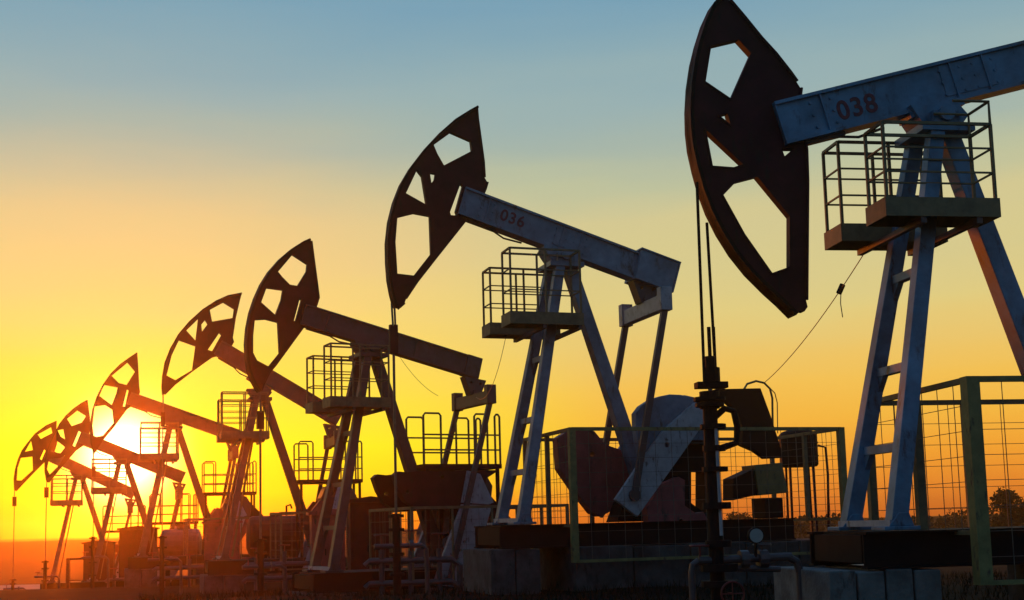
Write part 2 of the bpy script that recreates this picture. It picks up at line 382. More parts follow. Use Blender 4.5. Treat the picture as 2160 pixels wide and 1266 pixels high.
def build_pump(i, sp):
    p = Pump(sp['px'], sp['py'], sp['scale'], sp['yaw']); sp['P'] = p
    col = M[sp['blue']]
    root = empty('pump_jack', p.base, p.a, label=sp['label'], cat='pump jack', group='pump jacks in a row across the field')
    # --- head: pierced web plate, rolled track along the arc, back stiffener
    out = p.poly(sp['head']); hol = [p.poly(h) for h in sp['holes']]
    h = MB(); h.prism(out, -.07, .07, hol)
    n = sp['narc']; arc = out[:n]; inner = []
    cx = sum(q[0] for q in out) / len(out); cz_ = sum(q[1] for q in out) / len(out)
    for k in range(n):
        a, b_ = arc[max(k-1, 0)], arc[min(k+1, n-1)]
        d = Vector((b_[0]-a[0], b_[1]-a[1])).normalized(); nn = Vector((-d.y, d.x))
        if nn.dot(Vector((cx - arc[k][0], cz_ - arc[k][1]))) < 0: nn = -nn
        inner.append((arc[k][0] + nn.x * .05, arc[k][1] + nn.y * .05))
    tr = MB(); tr.prism(arc + inner[::-1], -.15, .15)
    head = h.build('horse_head', M['maroon'], root)
    tr.build('cable_track', M['black'], head)
    edge = out[n-1:] + out[:1]; fl_ = MB()
    for (a, b_) in zip(edge, edge[1:]):
        if (Vector(a) - Vector(b_)).length > .12: fl_.bar((a[0], 0, a[1]), (b_[0], 0, b_[1]), .20, .028, (0, 1, 0), None, None) if False else fl_.bar((a[0], -.10, a[1]), (b_[0], -.10, b_[1]), .03, .03).bar((a[0], .10, a[1]), (b_[0], .10, b_[1]), .03, .03)
    for hh_ in hol[:4]:
        for k in range(len(hh_)):
            a, b_ = hh_[k], hh_[(k+1) % len(hh_)]; fl_.bar((a[0], -.078, a[1]), (b_[0], -.078, b_[1]), .02, .022)
    fl_.build('stiffener', M['maroon'], head)
    # --- walking beam
    f_ = p.loc(*sp['beam'][0]); r_ = p.loc(*sp['beam'][1])
    A = Vector((f_[0], 0, f_[1])); B = Vector((r_[0], 0, r_[1])); d = (B - A).normalized(); up = Vector((-d.z, 0, d.x))
    if i == 0: B = A + d * 5.05
    hb = .60 if i < 2 else .53
    bb = MB(); bb.bar(A, B, .24, hb - .04, up)
    for sg in (-1, 1): bb.bar(A + up * sg * (hb/2 - .02), B + up * sg * (hb/2 - .02), .34, .045, up)
    L_ = (B - A).length
    for fr in (0.0, .13, .52, .62):
        q = A + d * (L_ * fr + .01); bb.bar(q - up * (hb/2 - .05), q + up * (hb/2 - .05), .32, .02, d)
    if i < 2:                                        # bolts at the stiffeners, weld bead along the splice
        for fr in (.10, .16, .49, .55, .59, .65):
            for vv in (-.17, 0, .17):
                q = A + d * (L_ * fr) + up * vv; bb.tube([q + Vector((0, -.145, 0)), q + Vector((0, -.118, 0))], .022, 6)
        bb.bar(A + d * (L_ * .49) + Vector((0, -.128, 0)) + up * .02, A + d * (L_ * .65) + Vector((0, -.128, 0)) + up * .02, .012, hb - .16, up)
    beam = bb.build('walking_beam', col, root)
    # bolts and end plate
    tb = MB()
    if i < 2:
        tb.bar(B - d * .30, B + d * .58, .62, .66, up)
        tb.bar(B - d * .34 + up * .345, B + d * .62 + up * .345, .68, .03, up)
        tb.bar(B + d * .585, B + d * .615, .68, .70, up)
    else:
        tb.bar(B - d * .40, B + d * .02, .34, .56, up)
    tb.build('tail_box', col, root)
    if sp['num']:
        yv = -.018 - .006
        cc_ = p.loc(1808, 227, -.12) if i == 0 else p.loc(1081, 462, -.12); c = Vector((cc_[0], 0, cc_[1]))
        rot = Matrix((( d.x, up.x, 0), (0, 0, -1), (d.z, up.z, 0))).to_4x4()
        text_mesh(sp['num'], .37 if i == 0 else .34, 'painted_number', M['number'], beam, Matrix.Translation(Vector((c.x, -.1235, c.z))) @ rot)
    # conduit slung under the beam
    q0 = A + d * .2 - up * (hb/2 + .02); q1 = A + d * 1.4 - up * (hb/2 + .02)
    MB().bar(q0, q0 + d * .7, .12, .07, up).tube([q0 + d * .6 - up*.02, q0 + d * .9 - up * .10, q0 + d * 1.3 - up * .06], .02).build('beam_clamp', M['steel'], root)
    # --- saddle and tower cap
    under = A + d * ((Vector((0,0,PZ)) - A).dot(d)) - up * (hb/2)
    sb = MB(); sb.prism([(-.42, PZ+.10), (-.25, PZ-.16), (.28, PZ-.20), (.42, PZ-.02), (.30, under.z + .05 if False else PZ+.12)], -.24, .24)
    zc = under.z
    sb.bar((-.40, 0, zc - .02 - .40*d.z/d.x), (.40, 0, zc - .02 + .40*d.z/d.x), .36, .10, (0,0,1))
    sb.build('saddle_bearing', col, root)
    cp = MB(); cp.box(-.36, .40, -.42, .42, PZ - .30, PZ - .20); cp.tube([(0, -.45, PZ - .06), (0, .45, PZ - .06)], .11, 14)
    cp.box(-.18, .2, -.40, -.27, PZ-.20, PZ-.02); cp.box(-.18, .2, .27, .40, PZ-.20, PZ-.02)
    cp.build('tower_cap', col, root)
    # --- tower legs
    tops = {-1: Vector((-.12, -.30, PZ - .30)), 1: Vector((-.14, .28, PZ - .30))}
    feet = {-1: Vector((-1.22, -.68, 0)), 1: Vector((-1.26, .64, 0))}
    for s_ in (-1, 1):
        l = MB(); l.bar(tops[s_], feet[s_] + Vector((0, 0, .02)), .19, .20, (1, 0, 0), .22, .22)
        l.box(feet[s_].x - .24, feet[s_].x + .24, feet[s_].y - .2, feet[s_].y + .2, 0, .05)
        l.prism([(feet[s_].x - .16, .05), (feet[s_].x + .18, .05), (feet[s_].x + .12, .22), (feet[s_].x - .02, .22)], feet[s_].y - .155, feet[s_].y - .135)
        l.build('leg', col, root, .012)
    rl = MB(); rl.bar((.22, 0, PZ - .30), (1.95, 0, .02), .26, .26, (1, 0, 0), .32, .30); rl.box(1.7, 2.2, -.25, .25, 0, .05)
    rl.build('leg', col, root, .012)
    for fr in (.36, .60, .80):
        a = tops[-1].lerp(feet[-1], fr) + Vector((.02, .08, 0)); b_ = tops[1].lerp(feet[1], fr) + Vector((.02, -.08, 0))
        cb = MB(); cb.bar(a, b_, .12, .11, (0, 0, 1))
        for q, sg in ((a, 1), (b_, -1)):                     # gusset brackets under each end
            cb.add([q + Vector((dx, 0, -.05)) for dx in (-.04, .04)] + [q + Vector((dx, .18*sg, -.05)) for dx in (-.04, .04)] + [q + Vector((dx, -.03*sg, -.30)) for dx in (-.05, .03)],
                   [(0,1,3,2), (0,2,4), (1,5,3), (2,3,5,4), (0,4,5,1)])
        cb.build('crossbar', col, root)
    MB().bar(feet[-1] + Vector((-.05, -.1, .09)), feet[1] + Vector((-.05, .1, .09)), .14, .08).build('crossbar', M['grey'], root)
    # --- ladder between the legs
    ld = MB(); l0, l1 = Vector((-1.02, 0, .1)), Vector((-.32, 0, 4.1))
    for yy in (-.17, .17):
        ld.bar(l0 + Vector((.12, yy, 0)), l1 + Vector((.12, yy, 0)), .03, .045)
    for k in range(13):
        q = l0.lerp(l1, (k + .5) / 13) + Vector((.12, 0, 0)); ld.tube([q + Vector((0, -.17, 0)), q + Vector((0, .17, 0))], .013, 5)
    ld.build('ladder', M['rail'], root)
    # --- two walkways either side of the tower
    sx0 = {0: 0, 1: -.22}.get(i, -.1); pa, pb = -1.22 + sx0, .32 + sx0
    for y0, y1, hh in ((-.98, -.42, 1.36), (.42, .98, 1.24)):
        fl = MB(); fl.box(pa, pb, y0, y1, 4.19, 4.23)
        fl.box(pa - .02, pb + .02, y0 - .02, y0, 4.00, 4.25); fl.box(pa - .02, pb + .02, y1, y1 + .02, 4.00, 4.25)
        fl.box(pa - .02, pa, y0, y1, 4.00, 4.25); fl.box(pb, pb + .02, y0, y1, 4.00, 4.25)
        w = fl.build('platform', M['rail'], root)
        rb = MB()
        if i == 0 and y0 < 0:
            railing(rb, pa + .02, pb - .02, y0 + .02, y1 - .02, 4.23, 1.02, .038, (.36, .68), 1)
            for yy in (y0 + .02, y1 - .02): rb.tube([(pb - .02, yy, 5.2), (pb - .02, yy, 5.56), (-.20, yy, 5.56)], .02, 6)
            rb.tube([(pb - .02, y0 + .02, 5.56), (pb - .02, y1 - .02, 5.56)], .02, 6)
        else: railing(rb, pa + .02, pb - .02, y0 + .02, y1 - .02, 4.23, hh - .04, .038, (.36, .68), 2)
        rb.build('railing', M['rail'], w)
    for xx in (-.72, .05): MB().bar((xx, -.98, 3.96), (xx, .98, 3.96), .08, .08).build('platform_beam', M['steel'], root)
    # --- equaliser hanging under the tail and the two pitmans
    te = B + (d * -.05 if i >= 2 else d * .05)
    hg = MB(); q = te - up * .30
    hg.prism([(q.x - .33, q.z + .06), (q.x + .30, q.z - .04), (q.x + .14, q.z - .42), (q.x - .16, q.z - .42)], -.16, .16, [circ((q.x - .14, q.z - .10), .04, 8), circ((q.x + .13, q.z - .13), .04, 8)])
    hg.tube([(q.x - .01, -.22, q.z - .36), (q.x - .01, .22, q.z - .36)], .10, 12)
    hg.build('equalizer_bearing', M['steel'], root)
    ez = q.z - .56; ex = q.x - .02
    eq = MB(); eq.box(ex - .10, ex + .10, -1.08, 1.08, ez - .17, ez + .15); eq.box(ex - .13, ex + .13, -1.13, -.93, ez - .19, ez + .30); eq.box(ex - .13, ex + .13, .93, 1.13, ez - .19, ez + .30)
    eq.build('equalizer_beam', M['grey'] if i < 2 else M['steel'], root, .01)
    if i == 1: pin, shaft = H2['pin'], H2['shaft']
    elif i == 0: pin, shaft = (ex + .55, 2.9), (ex + .9, 1.75)
    else: pin, shaft = G['pin'], G['shaft']
    for yy in (-1.03, 1.03):
        pm = MB(); pm.bar((ex, yy, ez - .1), (pin[0], yy, pin[1]), .10, .13, (1, 0, 0)); pm.tube([(pin[0], yy - .07, pin[1]), (pin[0], yy + .07, pin[1])], .12, 12)
        pm.build('pitman_arm', M['steel'] if i else col, root)
    # --- cranks with counterweights
    def holes_in(poly, pts, r): 
        return [circ(c, r, 10) for c in pts]
    for s_ in (-1, 1):
        def yr(a, b_): return (a, b_) if s_ < 0 else (-b_, -a)
        if i == 1:
            y0, y1 = yr(LC - .05, LC + .07); k = MB(); k.prism(H2['arm'], y0, y1, [circ(c, .055, 10) for c in H2['holes']])
            cr = k.build('crank', M['grey'], root, .01)
            if s_ < 0:
                k = MB(); k.prism(H2['disc'], LC + .10, LC + .34); k.build('counterweight', M['gearblue'], cr, .02)
                k = MB(); k.prism(H2['red'], LC + .12, LC + .40, [circ(H2['wholes'][1], .05, 10)]); k.build('counterweight', M['red'], cr, .02)
            else:
                k = MB(); k.prism(H2['wedge'], .42, .74, [circ(H2['wholes'][0], .05, 10)]); k.build('counterweight', M['red'], cr, .02)
        elif i == 0:
            y0, y1 = yr(LC - .05, LC + .07); dd = Vector((pin[0]-shaft[0], 0, pin[1]-shaft[1])).normalized()
            k = MB(); k.bar(Vector((shaft[0], (y0+y1)/2, shaft[1])) - dd * .3, Vector((pin[0], (y0+y1)/2, pin[1])) + dd * .5, .12, .5, dd.cross(Vector((0,1,0))), .12, .3)
            cr = k.build('crank', M['grey'], root)
            y0, y1 = yr(LC + .10, LC + .36); k = MB(); k.prism(circ((shaft[0] - dd.x*.3 + .2, shaft[1] - dd.z*.3), .7, 16)[:11], y0, y1); k.build('counterweight', M['red'], cr)
        else:
            y0, y1 = yr(LC - .05, LC + .07); k = MB(); k.prism(G['arm'], y0, y1, [circ(c, .045, 10) for c in G['holes']]); k.prism(G['armup'], y0 + .01, y1 - .01)
            cr = k.build('crank', M['grey'], root)
            y0, y1 = yr(LC + .10, LC + .36); k = MB()
            if i == 2: k.prism(G['weight'], y0, y1, [circ(c, .055, 10) for c in G['wholes']])
            else:
                dv = Vector((pin[0] - shaft[0], pin[1] - shaft[1])).normalized(); nv2 = Vector((-dv.y, dv.x)); c0 = Vector(shaft)
                q = lambda a, b_: tuple(c0 + dv * a + nv2 * b_)
                w_ = (.62, .78, .55, .70)[i - 3]
                k.prism([q(.35, -w_), q(.75, -w_ - .12), q(1.25, -w_ * .9), q(1.55, -w_ * .5), q(1.6, 0), q(1.55, w_ * .5), q(1.25, w_ * .85), q(.75, w_), q(.35, w_ * .8)], y0, y1, [circ(q(.8, w_ * .55), .06, 10), circ(q(.8, -w_ * .6), .06, 10)])
            k.build('counterweight', M['maroon'] if i == 2 else M['red'], cr)
    # --- gearbox, its stand, belt guard, motor
    sx, sz = shaft
    gb = MB(); gb.prism([(sx - .55, sz - .45), (sx + .55, sz - .45), (sx + .62, sz + .05), (sx + .40, sz + .42), (sx - .1, sz + .52), (sx - .45, sz + .35), (sx - .6, sz)], -.45, .45)
    gb.tube([(sx, -.9, sz), (sx, .9, sz)], .11, 12); gb.build('gearbox', M['gearblue'] if i < 2 else M['steel'], root, .03)
    st = MB(); zt = sz - .45
    st.box(sx - .62, sx + .62, -.5, .5, zt - .08, zt - .002)
    if i == 1:
        win = P2.poly([(1445,995),(1480,995),(1480,1080),(1466,1078),(1445,1062)], 0)
        st.prism([(sx - .8, .0), (sx - .62, zt - .08), (sx + .60, zt - .08), (sx + .62, 0)], -.3, .3, [win])
        st.prism([(sx - 1.7, .0), (sx - 1.5, .45), (sx - .66, .45), (sx - .8, 0)], -.3, .3)
    else:
        for dx in (-.5, .5):
            for yy in (-.42, .42): st.bar((sx + dx, yy, zt - .08), (sx + dx * 1.25, yy, 0), .14, .14)
        st.bar((sx - .55, -.42, zt * .45), (sx + .55, -.42, zt * .85), .06, .06); st.bar((sx - .55, .42, zt * .45), (sx + .55, .42, zt * .85), .06, .06)
    st.build('gearbox_stand', M['black'], root)
    mx = sx + 1.35
    if i == 1:
        bgp = P2.poly([(1505,822),(1600,820),(1622,880),(1649,966),(1612,968),(1590,952),(1562,940),(1562,905),(1553,870),(1530,848),(1505,842)], .3)
        g_ = MB(); g_.prism(bgp, .2, .42); g_.build('belt_guard', M['black'], root, .01)
        mb_ = MB(); mb_.prism(P2.poly([(1582,982),(1640,977),(1653,1040),(1591,1046)], .1), -.1, .5); mb_.build('motor_cover', M['khaki'], root, .015)
        a2 = P2.poly([(1540,1010),(1583,990),(1592,1044),(1540,1056)], .1)
        mm = MB(); mm.prism(a2, -.05, .45); c1 = P2.loc(1625, 1060, .1); mm.box(c1[0] - .25, c1[0] + .2, -.1, .5, 0, c1[1] + .1)
        mm.build('motor', M['black'], root, .015)
        lp = P2.poly([(1569,822),(1576,810),(1595,804),(1612,808),(1624,820),(1629,840),(1630,905)], .35)
        MB().tube([(x, .35, z) for x, z in lp], .025).tube([(x + .12, .35, z - .1) for x, z in lp[3:]], .012).build('handrail', M['yellow'], root)
    else:
        g_ = MB(); g_.prism([(sx, sz - .55), (mx, .75), (mx + .35, .62), (mx + .45, 1.0), (sx + .35, sz + .5), (sx - .25, sz + .5)], .5, .68); g_.build('belt_guard', M['maroon'], root)
        mo = MB(); mo.tube([(mx + .1, -.35, .85), (mx + .1, .45, .85)], .3, 16); mo.box(mx - .25, mx + .4, -.35, .45, 0, .6); mo.build('motor', M['steel'], root)
        # service deck over the gearbox with its railing
        zd = 2.62; x0, x1 = 1.25, 3.45
        dk = MB(); dk.box(x0, x1, -.62, .62, zd - .12, zd)
        for xx in (x0 + .1, x1 - .1):
            for yy in (-.55, .55): dk.bar((xx, yy, zd - .12), (xx, yy, 0), .08, .08)
        dko = dk.build('service_deck', M['maroon'], root) if i else None
        rb = MB()
        for yy in (-.58, .58):
            for f in (.28, .58): rb.bar((x0, yy, zd + 1.3 * f), (x1, yy, zd + 1.3 * f), .04, .04)
            for xa, xb in ((x0 + .02, x0 + .50), (x1 - .75, x1 - .38), (x1 - .16, x1 - .02)):
                rb.tube([(xa, yy, zd), (xa, yy, zd + 1.24), (xa + .05, yy, zd + 1.3), (xb - .05, yy, zd + 1.3), (xb, yy, zd + 1.24), (xb, yy, zd)], .028, 6)
        if i: rb.build('railing', M['rail'], dko)
    # --- steel skid under everything
    sk = MB(); xe = sx + 2.1
    for yy in (-.86, .86):
        sk.ibar((-1.75, yy, -.24), (xe, yy, -.24), .2, .46, (0, 0, 1), .03)
    for k in range(8):
        xx = -1.65 + (xe + 1.55) * k / 7; sk.box(xx - .08, xx + .08, -.76, .76, -.4, -.05)
    sk.box(-1.6, xe - .1, -.74, .74, -.045, -.012)
    sk.build('base_skid', M['black'], root)
    # --- bridle cables
    hp = [q for q in arc]
    return root, p, (ex, ez), xe

for i, sp in enumerate(specs):
    root, p, e, xe = build_pump(i, sp); sp['root'] = root; sp['xe'] = xe

# ------------------------------------------------------------------ bridle cables, carrier bars, polished rods
def W(p, x, y, z): return p.mat @ Vector((x, y, z))
rods = [  # (cable top px, cable bottom px, carrier y, rod bottom y)
 [((1470, 385), (1486, 812), -.12), ((1491, 470), (1511, 812), .12)],
 [((826, 640), (829, 688), -.05), ((832, 645), (834, 688), .05)],
 [((547, 826), (550, 870), -.05)], [((344, 830), (344, 872), -.04)], [((197, 955), (198, 985), -.04)], [((99, 1016), (98, 1030), -.04)], [((31, 1034), (30, 1050), -.04)]]
carr = [(1468, 1532, 806, 820), (822, 838, 686, 746), (542, 556, 868, 905), (339, 348, 870, 900), (194, 202, 984, 1006), (93, 103, 1028, 1050), (26, 35, 1048, 1068)]
rodb = [None, 1100, 1150, 1140, 1140, 1190, 1228]
for i, sp in enumerate(specs):
    p = sp['P']; root = sp['root']
    for (a, b_, lat) in rods[i]:
        A = p.loc(*a, lat); B = p.loc(*b_, lat)
        MB().tube([(A[0], lat, A[1]), (B[0], lat, B[1])], .022 if i else .021, 8).build('bridle_cable', M['wire'] if i else M['black'], root)
    x0, x1, y0, y1 = carr[i]; A = p.loc(x0, y1, 0); B = p.loc(x1, y0, 0)
    if i == 0:
        cb = MB(); cb.box(A[0], B[0], -.09, .09, A[1], B[1]); cb.build('carrier_bar', M['black'], root, .008)
        q = []
        for (xa, xb, ya, yb) in ((1493, 1500, 690, 765), (1486, 1510, 752, 782), (1483, 1519, 776, 806)):
            q.append((p.loc(xa, yb), p.loc(xb, ya)))
        cb = MB()
        for (u, v), r in zip(q, (.025, .07, .11)): cb.tube([((u[0]+v[0])/2, 0, u[1]), ((u[0]+v[0])/2, 0, v[1])], r, 10)
        c0 = p.loc(1505, 690); cb.tube([(c0[0], 0, c0[1]), (c0[0], 0, p.loc(1508, 780)[1])], .022, 8)
        cb.build('rod_clamp', M['black'], root)
        A2 = p.loc(1498, 818); B2 = p.loc(1500, 860); MB().tube([(A2[0], 0, A2[1]), (A2[0], 0, B2[1])], .03).build('polished_rod', M['grey'], root)
    else:
        cb = MB(); cb.box(A[0], B[0], -.06, .06, A[1], B[1]); cb.build('carrier_bar', M['maroon'], root)
        c0 = (A[0] + B[0]) / 2; zb = p.loc(x0, rodb[i])[1]
        MB().tube([(c0, 0, A[1]), (c0, 0, zb)], .028 if i < 3 else .02, 6).build('polished_rod', M['wire'], root)
        sp['rod'] = (c0, zb)

# ------------------------------------------------------------------ foundations (things of their own)
def slab(p, x0, x1, y0, y1, zt, zb, n, label, group=None, seams=()):
    b = MB(); w = (x1 - x0) / n
    for k in range(n):
        g = .012 if n > 1 else 0
        b.box(x0 + k * w + g, x0 + (k + 1) * w - g, y0, y1, zb, zt - (.02 * (k % 2)))
    o = b.build('concrete_block', M['pale_concrete' if label.startswith('pale') else 'concrete'], None, .02); o.matrix_world = p.mat.copy(); tag(o, label, 'concrete block', group)
    return o
lab = ['pale concrete block under the front right pump jack', 'low concrete block at the front foot of the pump jack numbered 036', 'concrete block under the third pump jack from the right',
       'concrete block under the middle pump jack of the row', 'concrete block under the third pump jack from the left', 'concrete block under the second pump jack from the left', 'concrete block under the farthest pump jack']
for i, sp in enumerate(specs):
    p = sp['P']; g = terr(p.base.x, p.base.y) - p.base.z
    zb = min(g - .15, -.8); xe = sp['xe']
    if i == 0: slab(p, p.loc(1745, 1178, -.98)[0], p.loc(1985, 1178, -.98)[0], -.98, .98, -.475, zb, 4, lab[i], 'foundation blocks under the pump jacks')
    elif i == 1:
        slab(p, p.loc(1033, 1150, -1.0)[0], p.loc(1140, 1150, -1.0)[0], -1.0, 1.0, -.475, zb, 2, lab[i], 'foundation blocks under the pump jacks')
    else: slab(p, -1.9, -.6, -1.0, 1.0, -.475, zb, 2, lab[i], 'foundation blocks under the pump jacks')
    l2 = lab[i].replace('pale concrete', 'concrete').replace('block under', 'slab under the gearbox end of').replace('low concrete block at the front foot of', 'long concrete slab under the gearbox end of')
    if i == 1: slab(p, p.loc(1212, 1140, -1.3)[0], p.loc(1795, 1140, -1.3)[0], -1.3, 1.3, -.475, zb, 5, l2, 'foundation slabs under the gearboxes')
    else: slab(p, (.9 if i else 1.2), xe + .1, -1.0, 1.0, -.475, zb, 3, l2, 'foundation slabs under the gearboxes')

# ------------------------------------------------------------------ wire mesh guard fences
def panel_mesh(b, A, B, z0, z1, dx, dz, t=.008):
    n = max(1, round((B - A).length / dx)); m = max(1, round((z1 - z0) / dz))
    for k in range(1, n):
        q = A.lerp(B, k / n); b.bar((q.x, q.y, z0), (q.x, q.y, z1), t, t)
    for k in range(1, m):
        z = z0 + (z1 - z0) * k / m; b.bar((A.x, A.y, z), (B.x, B.y, z), t, t)
def fence(i, x0, x1, y0, y1, z0, z1, posts, label, thick=.12, dx=.34, dz=.3, far=True, zf0=None, rail_c='yellow'):
    p = specs[i]['P']
    root = empty('guard_fence', p.base, p.a, label=label, cat='fence', group='wire mesh guard fences round the drives')
    zf0 = z0 if zf0 is None else zf0
    g = terr(p.base.x, p.base.y) - p.base.z
    cs = [Vector((x0, y0, 0)), Vector((x1, y0, 0)), Vector((x1, y1, 0)), Vector((x0, y1, 0))]
    for k in range(4):
        A, B = cs[k], cs[(k + 1) % 4]; lo = z0 if k == 0 else zf0
        b = MB(); tt = .07
        b.bar((A.x, A.y, z1), (B.x, B.y, z1), tt, tt); b.build('rail', M[rail_c if k == 0 else 'rail'], root)
        b = MB(); b.bar((A.x, A.y, lo), (B.x, B.y, lo), tt * .8, tt * .8); b.build('rail', M[rail_c if k == 0 else 'rail'], root)
        b = MB(); panel_mesh(b, A, B, lo, z1, dx, dz); b.build('wire_mesh', M['wire'], root)
        n = posts[k]
        for j in range(n):
            q = A.lerp(B, j / n); w = thick if (j == 0 and k in (0, 1)) else thick * .65
            MB().bar((q.x, q.y, (z0 if k < 2 and j == 0 else lo) - .02), (q.x, q.y, z1 + .03), w, w).build('post', M[rail_c if k == 0 or (k == 1 and j == 0) else 'rail'], root)
    return root
p1, p2 = specs[0]['P'], specs[1]['P']
# first pump: near corner post (2045,800)-(2080,1230)
lat = -1.45
xa, z1 = p1.loc(2045, 800, lat); xb, z0 = p1.loc(2080, 1230, lat)
fence(0, xa, xa + 4.6, lat, 1.5, z0, z1, (3, 2, 3, 2), 'tall wire mesh fence with thick corner post beside the front right pump jack', .17, .40, .33, zf0=-.05)
lat = -1.45
xa, z1 = p2.loc(1205, 905, lat); xb, z0 = p2.loc(1205, 1185, lat); xc, _ = p2.loc(1772, 900, lat)
fence(1, xa, xc, lat, 1.45, z0, z1, (1, 2, 4, 2), 'long low wire mesh fence round the crank of the pump jack numbered 036', .13, .36, .30, zf0=-.05)
for i, lb in ((2, 'wire mesh fence round the crank of the third pump jack from the right'), (3, 'wire mesh fence round the drive of the middle pump jack'), (4, 'wire mesh fence round the drive of the third pump jack from the left')):
    fence(i, .55, 4.9, -1.45, 1.45, -.35, 1.5, (4, 2, 4, 2), lb, .07, .36, .3, rail_c='rail')

# ------------------------------------------------------------------ wellheads
def wellhead_big():
    p = p1; g = terr(p.base.x, p.base.y) - p.base.z
    x0, _ = p.loc(1513, 1000); root = empty('wellhead', W(p, x0, 0, g), p.a, label='dark wellhead with round gauge and valves under the front right pump jack', cat='wellhead', group='wellheads under the pump heads')
    def Z_(py): return p.loc(1513, py)[1] - g
    def X_(px, py=1100): return p.loc(px, py)[0] - x0
    b = MB()
    for ya, yb, r in ((860, 1270, .095), (826, 862, .13), (838, 846, .21), (850, 858, .19), (895, 905, .17), (940, 952, .15), (985, 995, .17), (1060, 1074, .19), (1140, 1154, .17), (1190, 1206, .24), (1225, 1238, .24)):
        b.tube([(X_(1513 if ya > 860 else 1508), 0, Z_(yb)), (X_(1513 if ya > 860 else 1508), 0, Z_(ya))], r, 14)
    b.build('well_pipe', M['black'], root)
    s = MB(); s.tube([(-.02, -.12, Z_(1130)), (-.03, -.12, Z_(905))], .022, 8); s.build('injection_line', M['grey'], root)
    b = MB(); b.tube([(0, 0, Z_(880)), (.14, 0, Z_(862)), (.26, 0, Z_(868)), (.30, 0, Z_(900)), (.28, 0, Z_(935)), (.08, 0, Z_(945))], .045, 8); b.build('hose', M['black'], root)
    b = MB(); zz = Z_(1182); b.tube([(-.30, 0, zz), (.95, 0, zz + .02)], .055, 10); b.tube([(.25, 0, zz), (.36, 0, zz)], .12, 12); b.tube([(.5, 0, zz), (.62, 0, zz)], .12, 12)
    b.tube([(.9, 0, zz + .02), (1.02, 0, zz - .05), (1.06, 0, zz - .2), (1.06, 0, 0)], .055, 10); b.tube([(-.3, 0, zz), (-.38, 0, zz-.05), (-.4, 0, zz - .15), (-.4, 0, .05)], .045, 10)
    b.build('flow_line', M['steel'], root)
    def wheel(c, r, axis, m, name='valve_wheel'):
        b = MB(); c = Vector(c); u = Vector((1, 0, 0)) if axis != 'x' else Vector((0, 1, 0)); v = Vector((0, 0, 1)) if axis == 'y' else (Vector((0, 1, 0)) if axis == 'z' else Vector((0, 0, 1)))
        ring = [c + (u * math.cos(t * math.pi / 10) + v * math.sin(t * math.pi / 10)) * r for t in range(21)]
        b.tube(ring, .014, 6)
        for t in range(4): b.tube([c, c + (u * math.cos(t * math.pi / 2) + v * math.sin(t * math.pi / 2)) * r], .009, 5)
        nrm = u.cross(v); b.tube([c, c - nrm * .18 if axis == 'y' else c - Vector((0, 0, .25)) if axis == 'z' else c - nrm * .2], .014, 6)
        return b.build(name, m, root)
    wheel((-.28, -.0, Z_(1150)), .12, 'z', M['valvered']); wheel((.56, -.0, Z_(1152)), .11, 'z', M['steel']); wheel((.02, -.35, Z_(1250)), .15, 'y', M['valvered'])
    gz = Z_(1132); gx = X_(1590, 1132)
    b = MB(); b.tube([(gx, -.10, gz), (gx, -.04, gz)], .105, 20); b.tube([(gx, -.06, gz - .1), (gx, -.03, zz)], .02, 6); gg = b.build('pressure_gauge', M['black'], root)
    b = MB(); b.tube([(gx, -.106, gz), (gx, -.101, gz)], .09, 20); b.build('dial', M['gauge'], gg)
    b = MB(); b.tube([(X_(1545), 0, Z_(1200)), (X_(1640), 0, Z_(1205))], .04); b.build('side_valve', M['steel'], root)
    return root
wellhead_big()
def wellhead_small(i, label):
    sp = specs[i]; p = sp['P']; c0, zb = sp['rod']; q = W(p, c0, 0, 0); g = terr(q.x, q.y) - p.base.z
    root = empty('wellhead', W(p, c0, 0, g), p.a, label=label, cat='wellhead', group='wellheads under the pump heads')
    H = zb - g + .15; b = MB()
    b.tube([(0, 0, -.1), (0, 0, H)], .08, 10)
    for f in (.25, .5, .8, .97): b.tube([(0, 0, H * f - .03), (0, 0, H * f + .03)], .16, 12)
    b.build('well_pipe', M['black'], root)
    b = MB(); b.tube([(-.45, 0, H * .6), (.5, 0, H * .6), (.6, 0, H * .55), (.62, 0, 0)], .05, 8); b.tube([(.25, 0, H * .6), (.33, 0, H * .6)], .11, 10); b.build('flow_line', M['steel'], root)
    b = MB(); ring = [Vector((-.3 + .13 * math.cos(t * math.pi / 8), .13 * math.sin(t * math.pi / 8), H * .6 + .22)) for t in range(17)]; b.tube(ring, .016, 5); b.tube([(-.3, 0, H * .6), (-.3, 0, H * .6 + .22)], .018, 5); b.bar((-.43, 0, H*.6+.22), (-.17, 0, H*.6+.22), .015, .015)
    b.build('valve_wheel', M['valvered'], root)
for i, lb in ((1, 'small wellhead with valve wheel under the head of the pump jack numbered 036'), (2, 'wellhead under the head of the third pump jack from the right'), (3, 'wellhead under the head of the middle pump jack'),
              (4, 'wellhead under the head of the third pump jack from the left'), (5, 'wellhead under the head of the second pump jack from the left'), (6, 'wellhead under the head of the farthest pump jack')):
    wellhead_small(i, lb)

